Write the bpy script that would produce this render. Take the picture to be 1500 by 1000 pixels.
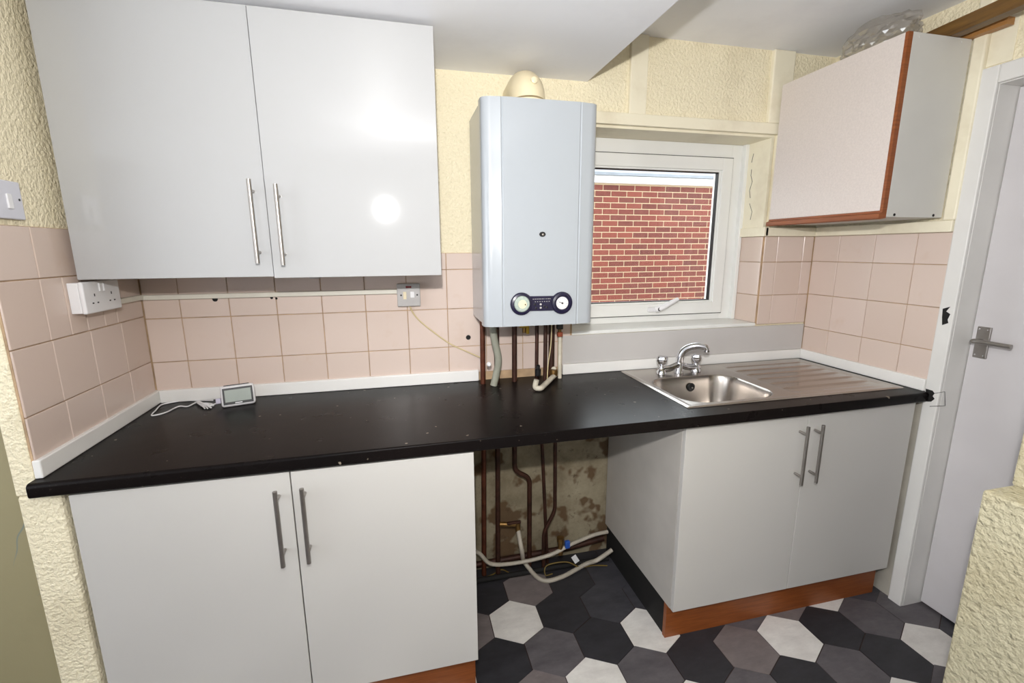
import bpy, bmesh, math, random
from mathutils import Vector, Matrix
random.seed(7)
for o in list(bpy.data.objects): bpy.data.objects.remove(o)
scene = bpy.context.scene
COL = scene.collection

# ------------------------------------------------------------------ camera, light, exposure
CAM = Vector((0.8851, -1.8600, 1.4498)); YAW, PITCH, ROLL, FPX = 0.23615, -0.19716, -0.00464, 673.42
FW = Vector((math.sin(YAW)*math.cos(PITCH), math.cos(YAW)*math.cos(PITCH), math.sin(PITCH)))
_r = Vector((math.cos(YAW), -math.sin(YAW), 0)); _u = _r.cross(FW)
RT = _r*math.cos(ROLL) + _u*math.sin(ROLL); UP = -_r*math.sin(ROLL) + _u*math.cos(ROLL)
cd = bpy.data.cameras.new('camera'); cam = bpy.data.objects.new('camera', cd); COL.objects.link(cam)
cd.sensor_width = 36; cd.lens = FPX/1500*36; cd.clip_start = .01
cam.matrix_world = Matrix(((RT.x, UP.x, -FW.x, CAM.x), (RT.y, UP.y, -FW.y, CAM.y), (RT.z, UP.z, -FW.z, CAM.z), (0, 0, 0, 1)))
scene.camera = cam

world = bpy.data.worlds.new('overcast'); scene.world = world; world.use_nodes = True
bgn = world.node_tree.nodes['Background']; bgn.inputs[0].default_value = (.90, .95, 1.0, 1); bgn.inputs[1].default_value = 4.2

FLASH = Vector((0.868, -1.885, 1.685))           # the flash unit on top of the camera
ld = bpy.data.lights.new('camera_flash', 'SPOT'); ld.energy = 76; ld.shadow_soft_size = .016; ld.color = (1.0, .985, .965)
ld.spot_size = math.radians(165); ld.spot_blend = 1.0
lo_ = bpy.data.objects.new('camera_flash', ld); COL.objects.link(lo_); lo_.location = FLASH      # wide diffused head tipped upwards
lo_.rotation_euler = Vector((.56, 1, .26)).to_track_quat('-Z', 'Y').to_euler()
l2 = bpy.data.lights.new('flash_fill', 'POINT'); l2.energy = 22; l2.shadow_soft_size = .05; l2.color = (1.0, .985, .965)
lo2 = bpy.data.objects.new('flash_fill', l2); COL.objects.link(lo2); lo2.location = FLASH+Vector((0, -.02, .02))   # added point light, fills the room on all sides

vs = scene.view_settings
scene.display_settings.display_device = 'sRGB'
vs.view_transform = 'Standard'; vs.look = 'None'; vs.gamma = 1; vs.use_curve_mapping = False; vs.exposure = 0.3

def at(px, py, axis, val):
    """photo pixel -> point on the plane  axis = val"""
    d = FW + RT*((px-750)/FPX) - UP*((py-500)/FPX)
    return CAM + d*((val-CAM[axis])/d[axis])

# ------------------------------------------------------------------ materials
def srgb(r, g, b):
    f = lambda c: (c/255/12.92 if c/255 <= .04045 else ((c/255+.055)/1.055)**2.4)
    return (f(r), f(g), f(b), 1)
class NT:
    def __init__(s, name):
        s.m = bpy.data.materials.new(name); s.m.use_nodes = True
        s.t = s.m.node_tree; s.b = s.t.nodes['Principled BSDF']
    def n(s, typ, **kw):
        x = s.t.nodes.new(typ)
        for k, v in kw.items():
            if k in x.inputs: x.inputs[k].default_value = v
            else: setattr(x, k, v)
        return x
    def l(s, a, b): s.t.links.new(a, b)
    def coords(s, kind='Object'):
        if kind == 'World':
            return s.n('ShaderNodeNewGeometry').outputs['Position']
        return s.n('ShaderNodeTexCoord').outputs[kind]
    def noise(s, scale, detail=3, rough=.5, vec=None, stretch=None):
        x = s.n('ShaderNodeTexNoise'); x.inputs['Scale'].default_value = scale
        x.inputs['Detail'].default_value = detail; x.inputs['Roughness'].default_value = rough
        v = vec or s.coords('World')
        if stretch:
            mp = s.n('ShaderNodeMapping'); mp.inputs['Scale'].default_value = stretch
            s.l(v, mp.inputs['Vector']); v = mp.outputs[0]
        s.l(v, x.inputs['Vector']); return x.outputs['Fac']
    def ramp(s, fac, stops):
        x = s.n('ShaderNodeValToRGB'); e = x.color_ramp.elements
        e[0].position, e[0].color = stops[0]; e[1].position, e[1].color = stops[-1]
        for p, c in stops[1:-1]:
            q = e.new(p); q.color = c
        s.l(fac, x.inputs[0]); return x.outputs[0]
    def mix(s, fac, a, b):
        x = s.n('ShaderNodeMix'); x.data_type = 'RGBA'
        for sock, v in ((x.inputs[0], fac), (x.inputs[6], a), (x.inputs[7], b)):
            if hasattr(v, 'is_linked') or hasattr(v, 'node'): s.l(v, sock)
            else: sock.default_value = v
        return x.outputs[2]
    def bump(s, h, strength=.3, dist=.004):
        x = s.n('ShaderNodeBump'); x.inputs['Strength'].default_value = strength; x.inputs['Distance'].default_value = dist
        s.l(h, x.inputs['Height']); s.l(x.outputs[0], s.b.inputs['Normal'])
    def col(s, c):
        if hasattr(c, 'node'): s.l(c, s.b.inputs['Base Color'])
        else: s.b.inputs['Base Color'].default_value = c
    def p(s, rough=.5, metal=0., spec=.5, coat=0.):
        s.b.inputs['Roughness'].default_value = rough; s.b.inputs['Metallic'].default_value = metal
        s.b.inputs['Specular IOR Level'].default_value = spec; s.b.inputs['Coat Weight'].default_value = coat
        return s

def plain(name, rgb, rough=.5, metal=0., var=.06, scale=30, bump=0, spec=.5, coat=0.):
    t = NT(name).p(rough, metal, spec, coat); c = srgb(*rgb)
    k = lambda m: tuple(min(1, v*m) for v in c[:3])+(1,)
    t.col(t.ramp(t.noise(scale), [(.3, k(1-var)), (.7, k(1+var))]))
    if bump: t.bump(t.noise(scale*3), bump, .002)
    return t.m
def textured_paint(name, rgb, scale=95, strength=.8, dirt=(150, 128, 80), dirt_amt=.35, cracks=False, dist=.006):
    t = NT(name).p(.55); c = srgb(*rgb)
    big = t.noise(3.2, 5, .65)
    base = t.mix(t.ramp(big, [(.5, (0, 0, 0, 1)), (.78, (dirt_amt,)*3+(1,))]), c, srgb(*dirt))
    if cracks:
        v = t.n('ShaderNodeTexVoronoi', feature='DISTANCE_TO_EDGE'); v.inputs['Scale'].default_value = 3.1
        t.l(t.mix(.12, t.coords('World'), t.n('ShaderNodeTexNoise', Scale=9.).outputs['Color']), v.inputs['Vector'])
        ck = t.ramp(v.outputs['Distance'], [(.0, (1, 1, 1, 1)), (.006, (0, 0, 0, 1))])
        msk = t.ramp(t.noise(2.4, 1), [(.52, (0, 0, 0, 1)), (.6, (.8, .8, .8, 1))])
        mm = t.n('ShaderNodeMath', operation='MULTIPLY'); t.l(ck, mm.inputs[0]); t.l(msk, mm.inputs[1])
        base = t.mix(mm.outputs[0], base, srgb(95, 120, 130))
    t.col(base)
    if strength:
        n1 = t.noise(scale, 3, .55); t.bump(n1, strength, dist)
    return t.m
M = {}
M['cream'] = textured_paint('cream_woodchip_paint', (240, 229, 198), 90, .9, dist=.009)
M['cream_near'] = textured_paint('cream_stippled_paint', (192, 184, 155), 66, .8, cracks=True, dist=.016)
M['cream_trim'] = textured_paint('cream_gloss_trim', (236, 228, 204), 12, .06, dirt=(150, 120, 70), dirt_amt=.35)
M['plaster'] = textured_paint('bare_plaster', (150, 141, 108), 25, .15, dirt=(120, 110, 80), cracks=True)
M['ceiling'] = textured_paint('ceiling_white', (242, 243, 247), 14, .12, dirt=(212, 212, 220), dirt_amt=.3)
M['white_trim'] = plain('white_gloss_trim', (222, 220, 216), .35, var=.04, scale=6)
M['upvc'] = plain('white_upvc', (232, 232, 228), .3, var=.03, scale=5)
M['door_paint'] = plain('door_white_paint', (205, 201, 202), .45, var=.04, scale=4)
M['white_gloss'] = plain('white_gloss_laminate', (171, 171, 171), .05, var=.01, scale=2)
M['white_satin'] = plain('white_satin_laminate', (194, 191, 186), .32, var=.015, scale=3)
M['carcass'] = plain('carcass_white_melamine', (182, 177, 170), .45, var=.05, scale=10)
M['pink_laminate'] = plain('pale_pink_fleck_laminate', (212, 202, 196), .5, var=.05, scale=160)
M['grey_melamine'] = plain('pale_grey_melamine', (206, 204, 198), .5, var=.02, scale=8)
M['grout'] = plain('tan_grout', (178, 150, 118), .85, var=.3, scale=14)
M['upstand'] = plain('white_upstand', (232, 230, 226), .35, var=.02, scale=8)
M['panel'] = plain('white_splash_panel', (194, 190, 187), .4, var=.02, scale=5)
M['boiler'] = plain('boiler_white_enamel', (168, 173, 178), .22, var=.01, scale=3, coat=.3)
M['navy'] = plain('navy_plastic', (30, 26, 52), .3, var=.1)
M['clear_dial'] = plain('pale_green_dial', (168, 180, 170), .25, var=.15, scale=120)
M['dial_white'] = plain('dial_white', (222, 218, 218), .35, var=.02)
M['black'] = plain('black_plastic', (18, 17, 18), .4, var=.1)
M['matt_black'] = plain('black_void_paint', (12, 10, 9), .8, var=.4)
M['cream_plastic'] = plain('aged_cream_plastic', (228, 214, 180), .38, var=.05, scale=20)
M['white_plastic'] = plain('white_plastic', (228, 227, 228), .35, var=.02)
M['grey_plastic'] = plain('grey_plastic', (178, 174, 172), .45, var=.04)
M['red'] = plain('red_neon', (120, 24, 28), .25)
M['copper'] = plain('dull_copper_pipe', (92, 50, 34), .45, .55, var=.35, scale=25)
M['dark_pipe'] = plain('tarnished_pipe', (62, 36, 26), .5, .4, var=.4, scale=25)
M['brass'] = plain('tarnished_brass', (128, 98, 56), .4, .8, var=.3, scale=40)
M['grey_hose'] = plain('grey_hose', (142, 142, 128), .6, var=.12)
M['white_pipe'] = plain('stained_white_pipe', (196, 188, 170), .5, var=.18, scale=22)
M['white_hose'] = plain('white_ribbed_hose', (176, 168, 154), .5, var=.15, scale=20)
M['yellow'] = plain('yellow_valve', (176, 140, 30), .5, var=.2)
M['cable_cream'] = plain('cream_cable', (206, 188, 144), .5)
M['blue'] = plain('blue_tap', (40, 84, 170), .4)
M['steel'] = plain('brushed_steel', (160, 155, 150), .33, .9, var=.05, scale=60)
M['chrome'] = plain('chrome', (215, 215, 218), .08, 1., var=.02)
M['screen'] = plain('grey_lcd', (150, 158, 150), .25, var=.03)
M['concrete'] = plain('concrete', (150, 148, 144), .8, var=.1, scale=4)
M['mortar'] = plain('pale_mortar', (168, 146, 118), .9, var=.06, scale=20)
M['slate'] = plain('slate_roof', (118, 122, 128), .7, var=.12, scale=6)
M['fascia'] = plain('white_fascia', (232, 228, 224), .5, var=.03)

def m_tile():
    t = NT('pink_glazed_tile').p(.22, 0, .5); 
    oi = t.n('ShaderNodeObjectInfo').outputs['Random']
    a = t.ramp(oi, [(0, srgb(212, 193, 181)), (.5, srgb(215, 196, 185)), (1, srgb(209, 189, 176))])
    smear = t.ramp(t.noise(5, 4, .7), [(.60, (0, 0, 0, 1)), (.85, (.35, .35, .35, 1))])
    t.col(t.mix(smear, a, srgb(190, 150, 112))); t.bump(t.noise(9, 2), .06, .004); return t.m
M['tile'] = m_tile()
def m_worktop():
    t = NT('black_speckled_laminate').p(.3, 0, .08)
    big = t.ramp(t.noise(2.0, 4), [(.3, srgb(16, 14, 14)), (.75, srgb(25, 20, 19))])
    sp = t.ramp(t.noise(260, 2, .6), [(.66, (0, 0, 0, 1)), (.80, (.4, .4, .4, 1))])
    base = t.mix(sp, big, srgb(92, 82, 76))
    cr = t.ramp(t.noise(46, 1), [(.765, (0, 0, 0, 1)), (.79, (.7, .7, .7, 1))])
    t.col(t.mix(cr, base, srgb(150, 138, 122)))
    rr = t.ramp(t.noise(12, 4), [(.3, (.27,)*3+(1,)), (.8, (.31,)*3+(1,))]); t.l(rr, t.b.inputs['Roughness']); return t.m
M['worktop'] = m_worktop()
def m_wood(name, a, b, stretch=(3, 3, 60), rough=.42):
    t = NT(name).p(rough)
    t.col(t.ramp(t.noise(1.5, 5, .6, stretch=stretch), [(.3, srgb(*a)), (.7, srgb(*b))])); return t.m
M['orange_wood'] = m_wood('orange_wood_edging', (120, 62, 26), (148, 82, 38), (6, 6, 90))
M['brown_wood'] = m_wood('dark_brown_timber', (84, 58, 24), (122, 88, 40), (40, 4, 60))
M['tan_wood'] = m_wood('tan_timber', (150, 104, 56), (176, 126, 72), (40, 4, 60))
def m_grimy():
    t = NT('stained_old_plaster').p(.85)
    a = t.ramp(t.noise(5, 5, .7), [(.3, srgb(110, 98, 76)), (.7, srgb(158, 148, 124))])
    st = t.ramp(t.noise(6.5, 3, .55), [(.53, (0, 0, 0, 1)), (.58, (.85, .85, .85, 1))])
    c = t.mix(st, a, srgb(84, 58, 30))
    s2 = t.ramp(t.noise(15, 5, .7), [(.58, (0, 0, 0, 1)), (.68, (.8, .8, .8, 1))])
    t.col(t.mix(s2, c, srgb(74, 56, 38))); t.bump(t.noise(30, 4), .4, .004); return t.m
M['grimy'] = m_grimy()
def m_floor(name, a, b, streak):
    t = NT(name).p(.5)
    oc = t.coords('World'); 
    base = t.ramp(t.noise(9, 6, .7, stretch=(1, 2.2, 1)), [(.3, srgb(*a)), (.72, srgb(*b))])
    v = t.ramp(t.noise(7, 7, .75, stretch=(1.2, 3.4, 1)), [(.6, (0, 0, 0, 1)), (.82, (.5, .5, .5, 1))])
    t.col(t.mix(v, base, srgb(*streak))); return t.m
M['hexL'] = m_floor('light_marble_vinyl', (208, 203, 197), (234, 230, 224), (168, 162, 158))
M['hexD'] = m_floor('black_marble_vinyl', (38, 37, 40), (54, 53, 57), (84, 82, 84))
M['hexM'] = m_floor('grey_marble_vinyl', (78, 74, 77), (104, 99, 101), (140, 134, 134))
M['hexB'] = m_floor('brown_grey_vinyl', (104, 95, 94), (128, 119, 117), (158, 150, 146))
M['hexC'] = m_floor('charcoal_marble_vinyl', (54, 53, 57), (74, 73, 78), (104, 102, 104))
def m_brick():
    t = NT('red_brick').p(.85)
    oi = t.n('ShaderNodeObjectInfo').outputs['Random']
    a = t.ramp(oi, [(0, srgb(76, 32, 25)), (.35, srgb(94, 40, 30)), (.7, srgb(108, 49, 36)), (1, srgb(84, 40, 33))])
    n = t.ramp(t.noise(22, 4), [(.3, (.0,)*3+(1,)), (.8, (.45,)*3+(1,))])
    t.col(t.mix(n, a, srgb(116, 62, 49))); return t.m
M['brick'] = m_brick()
def m_glass():
    t = NT('window_glass'); nt = t.t; out = nt.nodes['Material Output']
    g = t.n('ShaderNodeBsdfGlossy'); g.inputs['Roughness'].default_value = .02
    tr = t.n('ShaderNodeBsdfTransparent'); tr.inputs[0].default_value = (.97, .985, .98, 1)
    lw = t.n('ShaderNodeFresnel'); lw.inputs['IOR'].default_value = 1.35
    mx = t.n('ShaderNodeMixShader'); t.l(lw.outputs[0], mx.inputs[0]); t.l(tr.outputs[0], mx.inputs[1]); t.l(g.outputs[0], mx.inputs[2])
    t.l(mx.outputs[0], out.inputs[0]); nt.nodes.remove(t.b); return t.m
M['glass'] = m_glass()
def m_bag():
    t = NT('clear_polythene'); nt = t.t; out = nt.nodes['Material Output']
    g = t.n('ShaderNodeBsdfGlossy'); g.inputs['Roughness'].default_value = .15
    d = t.n('ShaderNodeBsdfTranslucent'); d.inputs[0].default_value = srgb(205, 198, 188)
    d2 = t.n('ShaderNodeBsdfDiffuse'); d2.inputs[0].default_value = srgb(196, 188, 176)
    tr = t.n('ShaderNodeBsdfTransparent')
    a = t.n('ShaderNodeMixShader'); a.inputs[0].default_value = .5; t.l(d.outputs[0], a.inputs[1]); t.l(d2.outputs[0], a.inputs[2])
    b = t.n('ShaderNodeMixShader'); b.inputs[0].default_value = .62; t.l(a.outputs[0], b.inputs[1]); t.l(tr.outputs[0], b.inputs[2])
    c = t.n('ShaderNodeMixShader'); c.inputs[0].default_value = .24; t.l(b.outputs[0], c.inputs[1]); t.l(g.outputs[0], c.inputs[2])
    t.l(c.outputs[0], out.inputs[0]); nt.nodes.remove(t.b); return t.m
M['bag'] = m_bag()

# ------------------------------------------------------------------ geometry helpers
WO = {}                                            # world origin of each object
def finish(name, bm, mat, parent=None, smooth=False, origin=None, autos=None):
    bmesh.ops.recalc_face_normals(bm, faces=bm.faces[:])
    if parent is not None: og = WO[parent.name]
    else:
        if origin is None:
            xs = [v.co for v in bm.verts]
            origin = Vector(((min(v.x for v in xs)+max(v.x for v in xs))/2, (min(v.y for v in xs)+max(v.y for v in xs))/2, min(v.z for v in xs)))
        og = Vector(origin)
    bmesh.ops.translate(bm, verts=bm.verts[:], vec=-og)
    me = bpy.data.meshes.new(name); bm.to_mesh(me); bm.free()
    me.materials.append(M[mat] if isinstance(mat, str) else mat)
    if smooth: me.polygons.foreach_set('use_smooth', [True]*len(me.polygons))
    o = bpy.data.objects.new(name, me); COL.objects.link(o)
    if smooth and autos is not None: me.set_sharp_from_angle(angle=math.radians(autos))
    if parent is not None: o.parent = parent; WO[o.name] = og
    else: o.location = og; WO[o.name] = og
    return o
def thing(name, loc, label=None, cat=None, group=None, kind=None):
    o = bpy.data.objects.new(name, None); COL.objects.link(o); o.location = loc; o.empty_display_size = .05
    WO[o.name] = Vector(loc); tag(o, label, cat, group, kind); return o
def tag(o, label=None, cat=None, group=None, kind=None):
    for k, v in (('label', label), ('category', cat), ('group', group), ('kind', kind)):
        if v: o[k] = v
    return o
def box(bm, x0, x1, y0, y1, z0, z1, bev=0, seg=2):
    r = bmesh.ops.create_cube(bm, size=1)
    for v in r['verts']:
        v.co = Vector((x0+(v.co.x+.5)*(x1-x0), y0+(v.co.y+.5)*(y1-y0), z0+(v.co.z+.5)*(z1-z0)))
    if bev:
        es = list({e for v in r['verts'] for e in v.link_edges})
        bmesh.ops.bevel(bm, geom=es, offset=bev, segments=seg, affect='EDGES', profile=.5)
    return bm
def B(*a, **k): return box(bmesh.new(), *a, **k)
def bobj(name, mat, a, parent=None, bev=0, seg=2, **k):
    return finish(name, B(*a, bev=bev, seg=seg), mat, parent, **k)
def catmull(P, n=8):
    P = [Vector(p) for p in P]
    if len(P) < 3: return P
    Q = [P[0]*2-P[1]]+P+[P[-1]*2-P[-2]]; out = []
    for i in range(1, len(Q)-2):
        for k in range(n):
            t = k/n; a, b, c, d = Q[i-1:i+3]
            out.append(.5*((2*b)+(c-a)*t+(2*a-5*b+4*c-d)*t*t+(3*b-a-3*c+d)*t**3))
    return out+[P[-1]]
def fillet(P, r=.02, n=5):
    P = [Vector(p) for p in P]; out = [P[0]]
    for a, b, c in zip(P, P[1:], P[2:]):
        d1 = (a-b); d2 = (c-b); rr = min(r, d1.length*.45, d2.length*.45)
        s = b+d1.normalized()*rr; e = b+d2.normalized()*rr
        for k in range(n+1):
            t = k/n; out.append(s*(1-t)**2+b*2*t*(1-t)+e*t*t)
    return out+[P[-1]]
def tube(bm, P, rad, seg=10, caps=True):
    P = [Vector(p) for p in P]; n = len(P)
    rads = rad if isinstance(rad, (list, tuple)) else [rad]*n
    if len(rads) != n: rads = [rads[0]+(rads[-1]-rads[0])*i/(n-1) for i in range(n)]
    t0 = (P[1]-P[0]).normalized(); ref = Vector((0, 0, 1)) if abs(t0.z) < .9 else Vector((0, 1, 0))
    nrm = t0.cross(ref).normalized(); rings = []
    for i in range(n):
        t = (P[min(i+1, n-1)]-P[max(i-1, 0)]).normalized()
        nrm = (nrm-t*nrm.dot(t)).normalized(); bn = t.cross(nrm)
        rings.append([bm.verts.new(P[i]+(nrm*math.cos(2*math.pi*k/seg)+bn*math.sin(2*math.pi*k/seg))*rads[i]) for k in range(seg)])
    for a, b in zip(rings, rings[1:]):
        for k in range(seg): bm.faces.new((a[k], a[(k+1) % seg], b[(k+1) % seg], b[k]))
    if caps: bm.faces.new(rings[0][::-1]); bm.faces.new(rings[-1])
    return bm
def T(P, r, seg=10): return tube(bmesh.new(), P, r, seg)
def lathe(bm, prof, center, axis='Z', seg=24):
    """prof = [(radius, height)], revolved about axis through center"""
    c = Vector(center); rings = []
    for r, h in prof:
        ring = []
        for k in range(seg):
            a = 2*math.pi*k/seg; u, v = r*math.cos(a), r*math.sin(a)
            ring.append(bm.verts.new(c+(Vector((u, v, h)) if axis == 'Z' else Vector((u, -h, v)) if axis == 'Y' else Vector((h, u, v)))))
        rings.append(ring)
    for a, b in zip(rings, rings[1:]):
        for k in range(seg): bm.faces.new((a[k], a[(k+1) % seg], b[(k+1) % seg], b[k]))
    bm.faces.new(rings[0]); bm.faces.new(rings[-1]); return bm
def prism(bm, poly, z0, z1, axis='Z'):
    """extrude 2-D poly. Z: (x,y); Y: (x,z) extruded in y; X: (y,z) extruded in x"""
    f = {'Z': lambda p, h: (p[0], p[1], h), 'Y': lambda p, h: (p[0], h, p[1]), 'X': lambda p, h: (h, p[0], p[1])}[axis]
    a = [bm.verts.new(f(p, z0)) for p in poly]; b = [bm.verts.new(f(p, z1)) for p in poly]
    bm.faces.new(a); bm.faces.new(b); n = len(poly)
    for k in range(n): bm.faces.new((a[k], a[(k+1) % n], b[(k+1) % n], b[k]))
    return bm
_mesh_cache = {}
def piece(name, mat, a, parent, bev=.0015, kind=None):
    """a box piece (tile, brick) sharing mesh data between equal sizes"""
    x0, x1, y0, y1, z0, z1 = a; key = (name, mat, round(x1-x0, 3), round(y1-y0, 3), round(z1-z0, 3))
    if key not in _mesh_cache:
        bm = B(-(x1-x0)/2, (x1-x0)/2, -(y1-y0)/2, (y1-y0)/2, -(z1-z0)/2, (z1-z0)/2, bev=min(bev, (x1-x0)*.2, (z1-z0)*.2, (y1-y0)*.4), seg=1)
        me = bpy.data.meshes.new(name); bm.to_mesh(me); bm.free(); me.materials.append(M[mat]); _mesh_cache[key] = me
    o = bpy.data.objects.new(name, _mesh_cache[key]); COL.objects.link(o)
    c = Vector(((x0+x1)/2, (y0+y1)/2, (z0+z1)/2)); o.parent = parent; o.location = c-WO[parent.name]; WO[o.name] = c
    return o
def struct(name, bm, mat, parent=None, **k):
    o = finish(name, bm, mat, parent, **k)
    if parent is None: o['kind'] = 'structure'
    return o

# ------------------------------------------------------------------ room shell
W, WT = 2.831, .91                                  # right wall, worktop height
WX0, WX1, WZ0, WZ1 = 1.60, 2.545, 1.095, 1.945      # window opening
CZ, SZ, SX = 2.285, 2.10, 1.644                     # ceiling, soffit height and edge
floor = struct('floor', B(-1.3, 3.4, -3.3, .02, -.06, 0), plain('dark_vinyl_joint', (52, 36, 30), .7))
wb = bmesh.new()
box(wb, -1.3, WX0, 0, .28, .868, 2.5); box(wb, WX1, 3.1, 0, .28, .868, 2.5)
box(wb, WX0, WX1, 0, .28, .868, WZ0); box(wb, WX0, WX1, 0, .28, WZ1, 2.5)
wall_back = struct('wall_back', wb, 'cream')
struct('old_plaster', B(-1.3, 3.1, .002, .28, -.05, .868), 'grimy', wall_back)
wl = bmesh.new(); box(wl, -.045, 0, -.59, 0, .868, 2.3, bev=.004); box(wl, -.045, .046, -.59, -.53, 0, .868, bev=.008); box(wl, -.045, 0, -.535, 0, 0, .868)
wall_left = struct('wall_left', wl, 'cream')
struct('wall_left_return', B(-1.3, -.045, -.565, -.03, 0, 2.3), 'plaster')
wo = bmesh.new()                                   # unseen side wall, with an added opening that lets in fill daylight
box(wo, -1.4, -1.3, -3.3, -2.75, 0, 2.5); box(wo, -1.4, -1.3, -1.25, 0, 0, 2.5); box(wo, -1.4, -1.3, -2.75, -1.25, 0, .85); box(wo, -1.4, -1.3, -2.75, -1.25, 2.05, 2.5)
struct('wall_outer_left', wo, 'ceiling')
struct('wall_behind', B(-1.4, 3.4, -3.4, -3.3, 0, 2.5), 'ceiling')
wr = bmesh.new()
box(wr, W, 2.98, -.60, .0, 0, 2.5); box(wr, W, 2.98, -1.40, -.60, 1.99, 2.5); box(wr, W, 2.98, -3.3, -1.40, 0, 2.5)
wall_right = struct('wall_right', wr, 'cream')
finish('old_plaster', B(W-.002, W+.002, -.586, -.012, .001, .868), plain('grey_shaded_plaster', (168, 162, 150), .8, var=.15, scale=8), wall_right)  # plaster layer, the shade below the worktop put into its grey
struct('ceiling', B(-1.4, 3.1, -3.4, .1, CZ, CZ+.1), 'ceiling')
struct('ceiling_soffit', B(-1.3, SX, -3.3, 0, SZ, CZ), 'ceiling')
# stepped partition beside the passage to the door
pt = bmesh.new(); box(pt, 2.20, 2.42, -3.3, -1.15, 0, .888, bev=.006); box(pt, 2.292, 2.42, -3.3, -1.15, .888, CZ, bev=.006)
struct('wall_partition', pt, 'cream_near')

# wall tiles ------------------------------------------------------------------
G = .0026                                          # joint width
def tiles_back(xs, zs, parent):
    for z0, z1 in zip(zs, zs[1:]):
        for x0, x1 in zip(xs, xs[1:]):
            piece('tile', 'tile', (x0+G/2, x1-G/2, -.008, -.001, z0+G/2, z1-G/2), parent)
def tiles_side(ys, z0, z1, x, parent, sgn):
    for y0, y1 in zip(ys, ys[1:]):
        xa, xb = (x+.001, x+.008) if sgn > 0 else (x-.008, x-.001)
        piece('tile', 'tile', (xa, xb, y0+G/2, y1-G/2, z0+G/2, z1-G/2), parent)
finish('grout', B(0, WX0, -.004, .001, .90, 1.438), 'grout', wall_back)
TS = .1571; xs = [.009]+[.1214+TS*i for i in range(10)]; xs = [x for x in xs if x < 1.59]+[1.592]
tiles_back(xs, [.945, 1.0591, 1.0591+TS, 1.0591+2*TS, 1.438], wall_back)
finish('grout', B(WX1, W, -.004, .001, 1.09, 1.505), 'grout', wall_back)
tiles_back([WX1, 2.617, 2.765, W-.009], [1.09, 1.230, 1.386, 1.505], wall_back)
# reveal beside the window
finish('grout', B(WX1-.004, WX1+.001, 0, .155, 1.095, 1.505), 'grout', wall_back)
tiles_side([0, .15], 1.097, 1.230, WX1, wall_back, -1); tiles_side([0, .15], 1.230, 1.386, WX1, wall_back, -1); tiles_side([0, .15], 1.386, 1.505, WX1, wall_back, -1)
finish('grout', B(-.001, .004, -.588, 0, .93, 1.511), 'grout', wall_left)
for z0, z1, ys in ((1.384, 1.511, [-.588, -.456, -.30, -.145, 0]), (1.226, 1.384, [-.588, -.458, -.378, -.308, -.227, -.163, -.01]),
                   (1.063, 1.226, [-.588, -.456, -.303, -.150, -.01]), (.945, 1.063, [-.588, -.451, -.300, -.148, -.01])):
    tiles_side(ys, z0, z1, 0, wall_left, 1)
finish('grout', B(W-.004, W+.001, -.587, 0, .93, 1.505), 'grout', wall_right)
for z0, z1 in ((.945, 1.07), (1.07, 1.231), (1.231, 1.388), (1.388, 1.505)):
    tiles_side([-.587, -.469, -.306, -.144, -.009], z0, z1, W, wall_right, -1)
for px, py, r in ((686, 494, .010), (315, 438, .009), (398, 436, .005), (405, 437, .004)):
    c = at(px, py, 1, -.0085); finish('drill_hole', lathe(bmesh.new(), [(r*.2, 0), (r, .0003), (r, .0008), (r*.3, .0008)], c, 'Y', 14), 'matt_black', wall_back)

# floor tiles -------------------------------------------------------------------
# regular pointed hexagons; colours read from the photograph where a tile shows
hexcol = [(757, 912, 'L'), (877, 984, 'L'), (949, 926, 'L'), (1155, 936, 'L'), (1350, 931, 'L'), (1328, 994, 'L'), (752, 848, 'L'),
          (723, 869, 'D'), (742, 965, 'D'), (824, 895, 'D'), (886, 938, 'D'), (1026, 970, 'D'), (1218, 914, 'D'), (1304, 958, 'D'), (1179, 990, 'D'), (1045, 925, 'D'),
          (814, 955, 'M'), (771, 861, 'B'), (891, 886, 'C'), (949, 974, 'M'), (1093, 953, 'B'), (1270, 898, 'M'), (1242, 970, 'M'), (711, 922, 'B'),
          (800, 994, 'B'), (1102, 992, 'M'), (1083, 917, 'M'), (1366, 979, 'M'), (1150, 898, 'B'), (838, 850, 'D'), (1330, 880, 'M')]
hexpts = [(at(x, y, 2, 0), c) for x, y, c in hexcol]
HW, HR = .1965, .1675; hexm = {}
def hex_mesh(c):
    if c not in hexm:
        r = (HW-.0035)/math.sqrt(3); bm = bmesh.new()
        prism(bm, [(r*math.sin(math.pi/3*k), r*math.cos(math.pi/3*k)) for k in range(6)], 0, .002)
        bmesh.ops.recalc_face_normals(bm, faces=bm.faces[:])
        me = bpy.data.meshes.new('floor_tile'); bm.to_mesh(me); bm.free(); me.materials.append(M['hex'+c]); hexm[c] = me
    return hexm[c]
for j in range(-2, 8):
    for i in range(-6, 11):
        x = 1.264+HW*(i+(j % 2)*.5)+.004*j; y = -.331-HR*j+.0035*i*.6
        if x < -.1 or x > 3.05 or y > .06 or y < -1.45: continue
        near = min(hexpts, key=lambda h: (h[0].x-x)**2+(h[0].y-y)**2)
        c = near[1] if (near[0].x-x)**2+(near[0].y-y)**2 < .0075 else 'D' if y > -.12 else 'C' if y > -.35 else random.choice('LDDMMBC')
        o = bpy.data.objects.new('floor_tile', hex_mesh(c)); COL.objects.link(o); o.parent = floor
        o.location = Vector((x, y, .0004))-WO['floor']

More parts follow.
